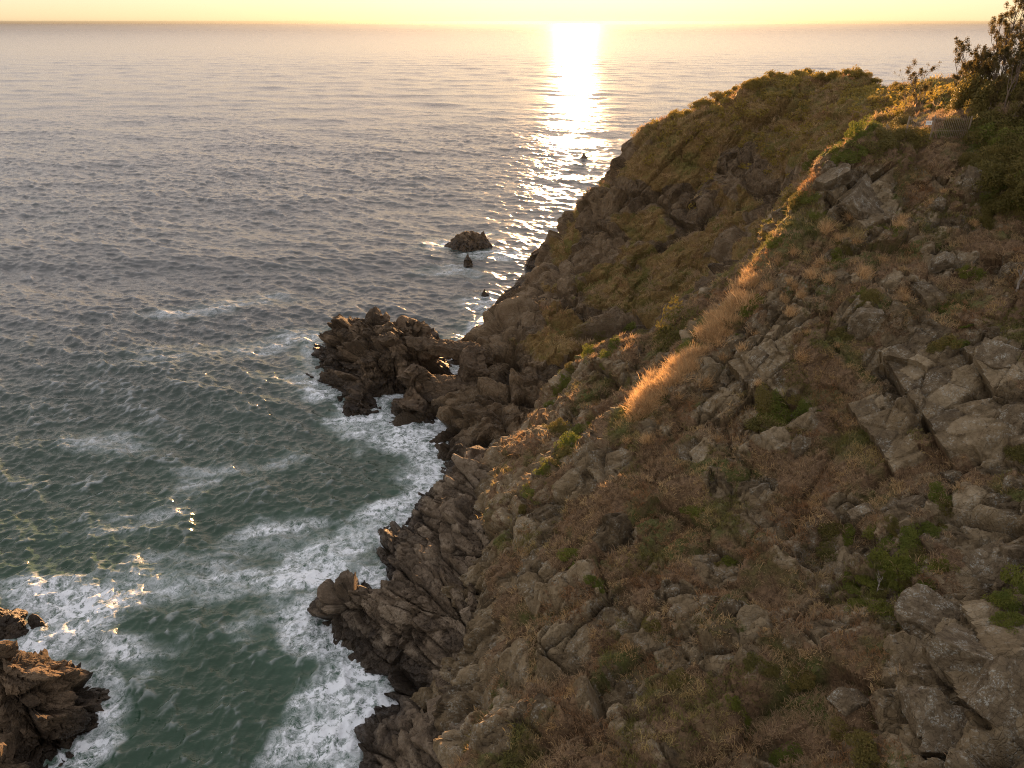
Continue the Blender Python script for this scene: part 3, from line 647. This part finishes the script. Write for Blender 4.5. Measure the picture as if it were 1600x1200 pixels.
for px, py in ((1275, 420), (1268, 432), (1285, 412), (1240, 450), (1250, 462), (1233, 440), (1310, 375), (1325, 370), (1338, 378), (1300, 385), (1412, 345), (1405, 355), (1415, 468), (1410, 460), (1235, 490), (1150, 500), (1215, 410), (1225, 470), (1200, 450), (1295, 440), (1455, 320), (1475, 300), (1440, 290), (1260, 520), (1180, 520), (1130, 560), (1100, 600), (1060, 620), (1030, 660), (1010, 690), (980, 700), (1520, 350), (1380, 410), (1350, 430), (1160, 545), (1140, 520), (1250, 560), (1310, 540), (980, 690), (1045, 640), (1185, 600), (1120, 690), (1330, 340), (1290, 360), (1240, 395)):
    p, n = hit(px, py)
    if p is None: continue
    s = random.uniform(.6, 1.1)
    tag(place_mesh("straw_tussock", random.choice(TS), p, (s * .9, s * .9, s), n, .4), "pale straw tussock drooping on the shaded brown slope", "grass tuft", GP)

# ------------------------------------------------------------------ trees
def tube(pts, rad, k=6):
    pts = np.array(pts); n = len(pts); d = unit(np.gradient(pts, axis=0)); ref = np.array([.31, .17, .9]); a = unit(np.cross(d, ref)); b = np.cross(d, a)
    th = np.arange(k) / k * 2 * np.pi
    co = pts[:, None] + (a[:, None] * np.cos(th)[None, :, None] + b[:, None] * np.sin(th)[None, :, None]) * np.array(rad)[:, None, None]
    i = np.arange(n * k).reshape(n, k); j = np.roll(i, -1, 1)
    q = np.stack([i[:-1], j[:-1], j[1:], i[1:]], -1).reshape(-1, 4)
    return co.reshape(-1, 3), q
def tree_parts(seed, H, spread, nb, r0, leaf, nl, lean=(0, 0), bare=.0, tuft=.35):
    g = np.random.default_rng(seed); vs, qs, tips, k = [], [], [], 0
    def add(pts, rad):
        nonlocal k
        v, q = tube(pts, rad); vs.append(v); qs.append(q + k); k += len(v)
    def branch(p0, d, L, r, lev):
        n = 6; pts = [np.array(p0)]; dd = np.array(d, float)
        for s in range(n - 1):
            dd = unit(dd + g.normal(size=3) * .16 + np.array([lean[0] * .05, lean[1] * .05, .10])); pts.append(pts[-1] + dd * L / (n - 1))
        add(pts, np.linspace(r, r * .45, n))
        if lev == 0: tips.append((pts[-1], dd)); tips.append((pts[-2], dd)); return
        for c in range(nb if lev > 1 else 3):
            f = g.uniform(.45, 1.0); i = min(n - 1, int(f * (n - 1))); az = g.uniform(0, 6.28)
            e = unit(dd * .75 + np.array([math.cos(az), math.sin(az), g.uniform(0, .5)]) * spread)
            branch(pts[i], e, L * g.uniform(.38, .6), r * .5, lev - 1)
        if lev == 1: tips.append((pts[-1], dd))
    branch((0, 0, -.3), (lean[0], lean[1], 1), H * .62, r0, 2)
    lv, lq, kk = [], [], 0
    for t, d in tips:
        if g.random() < bare: continue
        n = int(nl * g.uniform(.6, 1.4)); o = unit(g.normal(size=(n, 3)) + d * .5); c = t + o * g.uniform(.1, 1, (n, 1)) * tuft * g.uniform(.7, 1.3)
        v, q = leaf_quads(c, unit(np.cross(o, g.normal(size=(n, 3)))), leaf, g, 2.6); lv.append(v); lq.append(q + kk); kk += len(v)
    return (np.concatenate(vs), np.concatenate(qs)), (np.concatenate(lv), np.concatenate(lq))
def tree(loc, seed, H, label, group=None, **kw):
    e = empty("coastal_tree", loc); tag(e, label, "tree", group)
    (a, b), (c, d) = tree_parts(seed, H, **kw)
    quads("trunk", a, b, [M_BARK], {"block": np.full(len(a), .5)}, True, e); quads("crown", c, d, [M_TREE], None, False, e); return e
def at(px, py, y):
    d = ray(px, py); t = y / d[1]; return np.array([d[0] * t, y, CAM_H + d[2] * t])
def tree_at(px, ytop, depth, seed, label, group=None, **kw):
    top = at(px, ytop, depth); g, n = drop(top[0], top[1]); H = 1.22 * max(1.5, top[2] - g[2]); return tree(tuple(g), seed, H, label, group, **kw)
tree_at(1460, 84, 96, 401, "slim open tree with rounded tufts standing alone left of the tall trees", spread=.75, nb=5, r0=.07, leaf=.06, nl=120, tuft=.34)
tree_at(1443, 98, 97, 402, "thin twiggy sapling beside the slim open tree", spread=.4, nb=3, r0=.045, leaf=.07, nl=14, tuft=.3, bare=.4)
tree_at(1431, 104, 98, 403, "thinnest nearly bare sapling left of the slim open tree", spread=.35, nb=3, r0=.035, leaf=.06, nl=10, tuft=.25, bare=.6)
TG = "tall feathery trees on the upper right skyline"
for i, (px, yt, dp) in enumerate(((1512, 92, 84), (1528, 72, 83), (1545, 60, 82), (1566, 20, 80), (1580, 45, 78), (1598, -12, 77), (1618, -30, 79), (1606, 40, 75), (1535, 95, 80), (1640, -20, 80), (1590, 80, 84), (1522, 110, 86), (1552, 95, 79), (1575, 70, 76), (1600, 70, 73), (1500, 118, 88), (1560, 120, 75), (1590, 118, 72), (1488, 108, 90), (1505, 80, 86), (1533, 40, 81))):
    tree_at(px, yt, dp, 410 + i, "tall dark tree with ragged feathery tufts on the upper right skyline", TG, spread=.34, nb=6, r0=.085, leaf=.055, nl=120, lean=(.10, 0), tuft=.30, bare=.06)
GU = "dark bushes massed under the skyline trees"
for k in range(60):
    px = random.uniform(1490, 1640); d = random.uniform(76, 92); b = at(px, 150, d); p, n = drop(b[0], b[1])
    s = random.uniform(1.1, 2.0) * (1.3 if px > 1520 else .75)
    tag(place_mesh("bush", random.choice(SD), p, (s, s, s * random.uniform(.9, 1.5)), n, .2), "dark bush massed beneath the tall skyline trees behind the fence", "bush", GU)
for i, (px, py, s) in enumerate(((1480, 158, .9), (1440, 160, .8), (1455, 168, .8), (1425, 165, .9), (1470, 172, .7), (1500, 165, 1.0))):
    p, n = hit(px, py)
    if p is not None: tag(place_mesh("bush", random.choice(SH), p, (s, s, s), n, .3), "yellow green bush glowing just behind the metal fence", "bush", "sunlit bushes behind the fence")

# ------------------------------------------------------------------ fence, sign
M_FENCE, nt, N, L, b = mat("fence_metal"); b.inputs["Base Color"].default_value = (.26, .21, .16, 1); b.inputs["Metallic"].default_value = .4; b.inputs["Roughness"].default_value = .45
M_SIGN, nt, N, L, b = mat("sign_white"); b.inputs["Base Color"].default_value = (.80, .80, .78, 1); b.inputs["Roughness"].default_value = .4
M_INK, nt, N, L, b = mat("sign_ink"); b.inputs["Base Color"].default_value = (.12, .13, .18, 1)
def boxes(name, bx, m, parent=None):
    v, q = [], []
    for (x0, x1, y0, y1, z0, z1) in bx:
        k = len(v); v += [(X, Y, Z) for X in (x0, x1) for Y in (y0, y1) for Z in (z0, z1)]
        q += [(k, k + 1, k + 3, k + 2), (k + 4, k + 6, k + 7, k + 5), (k, k + 4, k + 5, k + 1), (k + 2, k + 3, k + 7, k + 6), (k, k + 2, k + 6, k + 4), (k + 1, k + 5, k + 7, k + 3)]
    return quads(name, np.array(v), np.array(q), [m], None, False, parent)
fb = at(1455, 207, 74.0); FZ = fb[2]; W = 74.0 / (CP + (600 - 190) / FPX * SP) / FPX
fen = empty("metal_fence", (fb[0], 74.0, FZ)); tag(fen, "low brown metal picket fence half hidden by bushes near the trees", "fence")
x0, x1 = (1416 - 1455) * W, (1512 - 1455) * W
fh = (205 - 181) * W
for (a_, b_) in ((x0, -.06), (.06, x1)):
    pk = [(xx - .013, xx + .013, -.013, .013, -.5, fh) for xx in np.arange(a_ + .08, b_ - .04, .18)]
    boxes("picket_panel", pk, M_FENCE, fen)
    for zz in (fh - .28, .12): boxes("rail", [(a_, b_, .017, .045, zz, zz + .05)], M_FENCE, fen)
for xx in (x0 - .05, 0, x1 + .05): boxes("post", [(xx - .05, xx + .05, -.045, .055, -.7, fh + (.08 if xx == 0 else .02))], M_FENCE, fen)
sg = boxes("warning_sign", [(-.30, .30, -.006, .006, -.20, .20)], M_SIGN); sg.location = (fb[0] - .50, 73.93, FZ + fh * .60)
tag(sg, "small white rectangular sign fixed to the metal fence", "sign")
boxes("lettering", [(-.22, .18, -.010, -.007, .06, .10), (-.22, .05, -.010, -.007, -.02, .01), (-.22, .22, -.010, -.007, -.11, -.085), (.1, .22, -.010, -.007, -.03, .03)], M_INK, sg)

# bleached branches -----------------------------------------------------------
def dead(px, py, H, seed, label, name="bare_shrub", **kw):
    p, n = hit(px, py); e = empty(name, tuple(p)); tag(e, label, "bare shrub")
    (a, b), _ = tree_parts(seed, H, leaf=.05, nl=2, **kw)
    quads("stem", a, b, [M_DEAD], {"block": np.full(len(a), .5)}, True, e)
dead(1372, 930, 2.4, 501, "bleached leafless shrub rising out of the green shrub patch", spread=.5, nb=4, r0=.032)
dead(1588, 455, 4.2, 502, "tall bleached bare trunk with few limbs at the right edge", name="bare_tree", spread=.35, nb=3, r0=.10)
dead(1245, 690, 1.8, 503, "thin grey bare stem beside the dark hollow of the near face", spread=.4, nb=3, r0=.025)

# ------------------------------------------------------------------ boulders and slabs
def block_mesh(name, planes, dist, scale, seed, n=40, rough=.035, m=M_BOULDER, k=60.0, cr=1.0):
    g = np.random.default_rng(seed); co, qs, kk = [], [], 0
    s = np.tan(np.linspace(-np.pi / 4, np.pi / 4, n)); A, B = np.meshgrid(s, s); O = np.ones_like(A)
    for f in ((O, A, B), (-O, B, A), (B, O, A), (A, -O, B), (A, B, O), (B, A, -O)):
        d = unit(np.stack(f, -1).reshape(-1, 3)); co.append(d); qs.append(grid_idx(n, n) + kk); kk += n * n
    d = np.concatenate(co); q = np.concatenate(qs)
    pl = unit(np.array(planes)); r = np.array(dist)[None] / np.maximum(d @ pl.T, .02)
    r = -np.log(np.exp(-k * np.minimum(r, 4)).sum(1)) / k
    p = d * r[:, None] * np.array(scale); L = float(np.mean(scale))
    off, h, e = crag(p, L * .45, seed); o2, _, _ = crag(p, L * .16, seed + 5)
    p = p + d * (off * .16 * cr + o2 * .22 * cr + rough * L * fbm(p / (L * .3), 4, seed + 2))[:, None]
    return quads(name, p, q, [m], {"block": np.clip(.5 + .3 * (h - .5), 0, 1), "rock": np.ones(len(p))}, True, link=False)
def block_planes(g, jit=.16, cuts=7):
    pl = [np.array(v, float) + g.normal(size=3) * jit for v in ((1, 0, 0), (-1, 0, 0), (0, 1, 0), (0, -1, 0), (0, 0, 1), (0, 0, -1))]; di = list(g.uniform(.85, 1.0, 6))
    for _ in range(cuts): pl.append(unit(g.normal(size=3))); di.append(g.uniform(1.0, 1.25))
    return pl, di
def boulder(px, py, size, ang, seed, label, sink=.35, jit=.16, m=M_BOULDER, cuts=7, tilt=1.0):
    p, n = hit(px, py)
    if p is None: return
    g = np.random.default_rng(seed); pl, di = block_planes(g, jit, cuts)
    me = block_mesh("boulder", pl, di, size, seed, m=m, n=56, cr=2.2, rough=.05)
    o = bpy.data.objects.new("boulder", me); sc.collection.objects.link(o)
    zax = Vector(n * tilt + np.array([0, 0, 1 - tilt])).normalized(); toc = Vector((0, 0, 1)); right = Vector((1, 0, 0)); right = (right - zax * right.dot(zax)).normalized(); fwd = zax.cross(right)
    M = Matrix((right, fwd, zax)).transposed() @ Matrix.Rotation(R(ang), 3, 'Z')
    o.rotation_euler = M.to_euler(); o.location = Vector(p) - zax * size[2] * sink
    tag(o, label, "boulder"); return o
BL = [(1352, 318, (2.7, 1.9, 1.0), 45, "large pale slab with a pointed lower corner below the upper ridge shrubs", .3),
      (1305, 288, (1.7, 1.5, .8), 30, "grey slab just up the ridge from the large pointed slab", .4),
      (1460, 322, (.45, 1.0, .6), 20, "upright pale boulder standing alone right of the large pointed slab", .2),
      (1532, 290, (1.4, 1.0, .7), -35, "lichen pale rock among dark bushes on the upper right slope", .4),
      (1348, 505, (.9, 1.3, .7), -25, "rounded grey boulder alone above the long straight crack", .3),
      (1455, 420, (.6, 1.9, .5), -50, "long narrow leaning ledge of rock above the long straight crack", .35),
      (1560, 560, (1.5, 1.0, .7), -40, "grey ledge up the slope right of the long straight crack", .35),
      (1388, 602, (.45, .55, .4), 10, "small dark cube of rock in the foot of the long straight crack", .2),
      (1185, 560, (.9, .7, .5), 35, "small blocky rock right of the orange grass band", .3),
      (1150, 540, (.6, .5, .4), 10, "angular stone close under the orange grass band", .3),
      (1135, 592, (.7, .6, .4), 50, "flat pale stone below the orange grass band", .3),
      (1540, 885, (1.5, 1.0, .8), 25, "pale smooth rectangular boulder at the right edge below the brown slope", .3),
      (1592, 875, (.8, .9, .8), 0, "pale boulder cut by the right edge next to the smooth rectangular one", .3),
      (1445, 960, (1.2, 1.4, .8), 40, "dark boulder with grey cap left of the biggest lichen boulder", .35),
      (1530, 1030, (1.6, 1.9, 1.3), 35, "biggest lichen covered boulder in the lower right rock pile", .3),
      (1450, 1110, (.9, 1.0, .9), 20, "white flecked boulder at the lower left of the rock pile", .25),
      (1500, 1150, (1.3, 1.1, 1.0), -20, "dark boulder under the biggest lichen boulder near the bottom edge", .35),
      (1580, 1090, (1.2, 1.5, 1.0), -30, "dark cracked boulder at the right edge of the lower rock pile", .35),
      (1335, 1095, (.9, .7, .6), 10, "white flecked outcrop in brown grass left of the rock pile", .4),
      (1490, 750, (.6, .7, .5), 30, "small pale boulder above the green shrub hollow", .3),
      (1580, 760, (.7, .5, .4), 60, "small pale stone near the right edge above the rectangular boulder", .3),
      (1580, 660, (.9, 1.4, .6), -45, "steep grey ledge at the right edge below the straight crack", .35),
      (1185, 762, (.8, .6, .4), 30, "white speckled stone half buried in the middle of the near face", .45),
      (1345, 800, (.8, .6, .5), 0, "white speckled stone above the green shrub hollow", .45),
      (1430, 790, (.9, .5, .5), 25, "dark stone with pale flecks above the leafy shrub patch", .45),
      (1250, 700, (.9, .6, .5), 70, "grey stone under the dark olive shrubs of the near face", .45)]
for i, (px, py, s, a_, lab, sk) in enumerate(BL): boulder(px, py, s, a_, 900 + i, lab, sk)
# rocks that bridge the gap between the stack and the headland (the little arch)
def span(name, a0, b0, w, h, seed, label, cat="rock"):
    a0, b0 = np.array(a0), np.array(b0); g = np.random.default_rng(seed); pl, di = block_planes(g, .2, 9); Lh = np.linalg.norm(b0 - a0) / 2
    me = block_mesh(name, pl, di, (Lh, w, h), seed, m=M_STACK, rough=.16, n=64, cr=3.5); o = bpy.data.objects.new(name, me); sc.collection.objects.link(o)
    xa = Vector(unit(b0 - a0)); ya = Vector((0, 0, 1)).cross(xa).normalized(); za = xa.cross(ya)
    o.rotation_euler = Matrix((xa, ya, za)).transposed().to_euler(); o.location = (a0 + b0) / 2; tag(o, label, cat); return o
span("arch_rock", P(642, 536, 107), P(752, 552, 106), 1.5, 1.0, 961, "long rock forming the top of the small white arch opening")
span("arch_rock", P(648, 604, 103.5), P(752, 606, 103), 1.7, 1.0, 962, "low rock sill under the small white arch opening")
span("arch_rock", P(730, 545, 106), P(748, 600, 103.5), 1.9, 1.6, 963, "upright rock forming the right jamb of the arch opening")
#HAZE
hz_me = bpy.data.meshes.new("haze")
hx, hy0, hy1, hz0, hz1 = 26000, -300, 24200, -6.0, 56.0
vv = [(a_, b_, c_) for a_ in (-hx, hx) for b_ in (hy0, hy1) for c_ in (hz0, hz1)]
hz_me.from_pydata(vv, [], [(0, 1, 3, 2), (4, 6, 7, 5), (0, 4, 5, 1), (2, 3, 7, 6), (0, 2, 6, 4), (1, 5, 7, 3)])
hz = bpy.data.objects.new("haze", hz_me); sc.collection.objects.link(hz); tag(hz, kind="stuff")
mh = bpy.data.materials.new("haze"); mh.use_nodes = True; nt = mh.node_tree
nt.nodes.remove(nt.nodes["Principled BSDF"])
pv = nt.nodes.new("ShaderNodeVolumePrincipled"); pv.inputs["Color"].default_value = (.10, .115, .13, 1); pv.inputs["Density"].default_value = .00005; pv.inputs["Anisotropy"].default_value = .72
nt.links.new(pv.outputs[0], nt.nodes["Material Output"].inputs["Volume"])
hz_me.materials.append(mh)
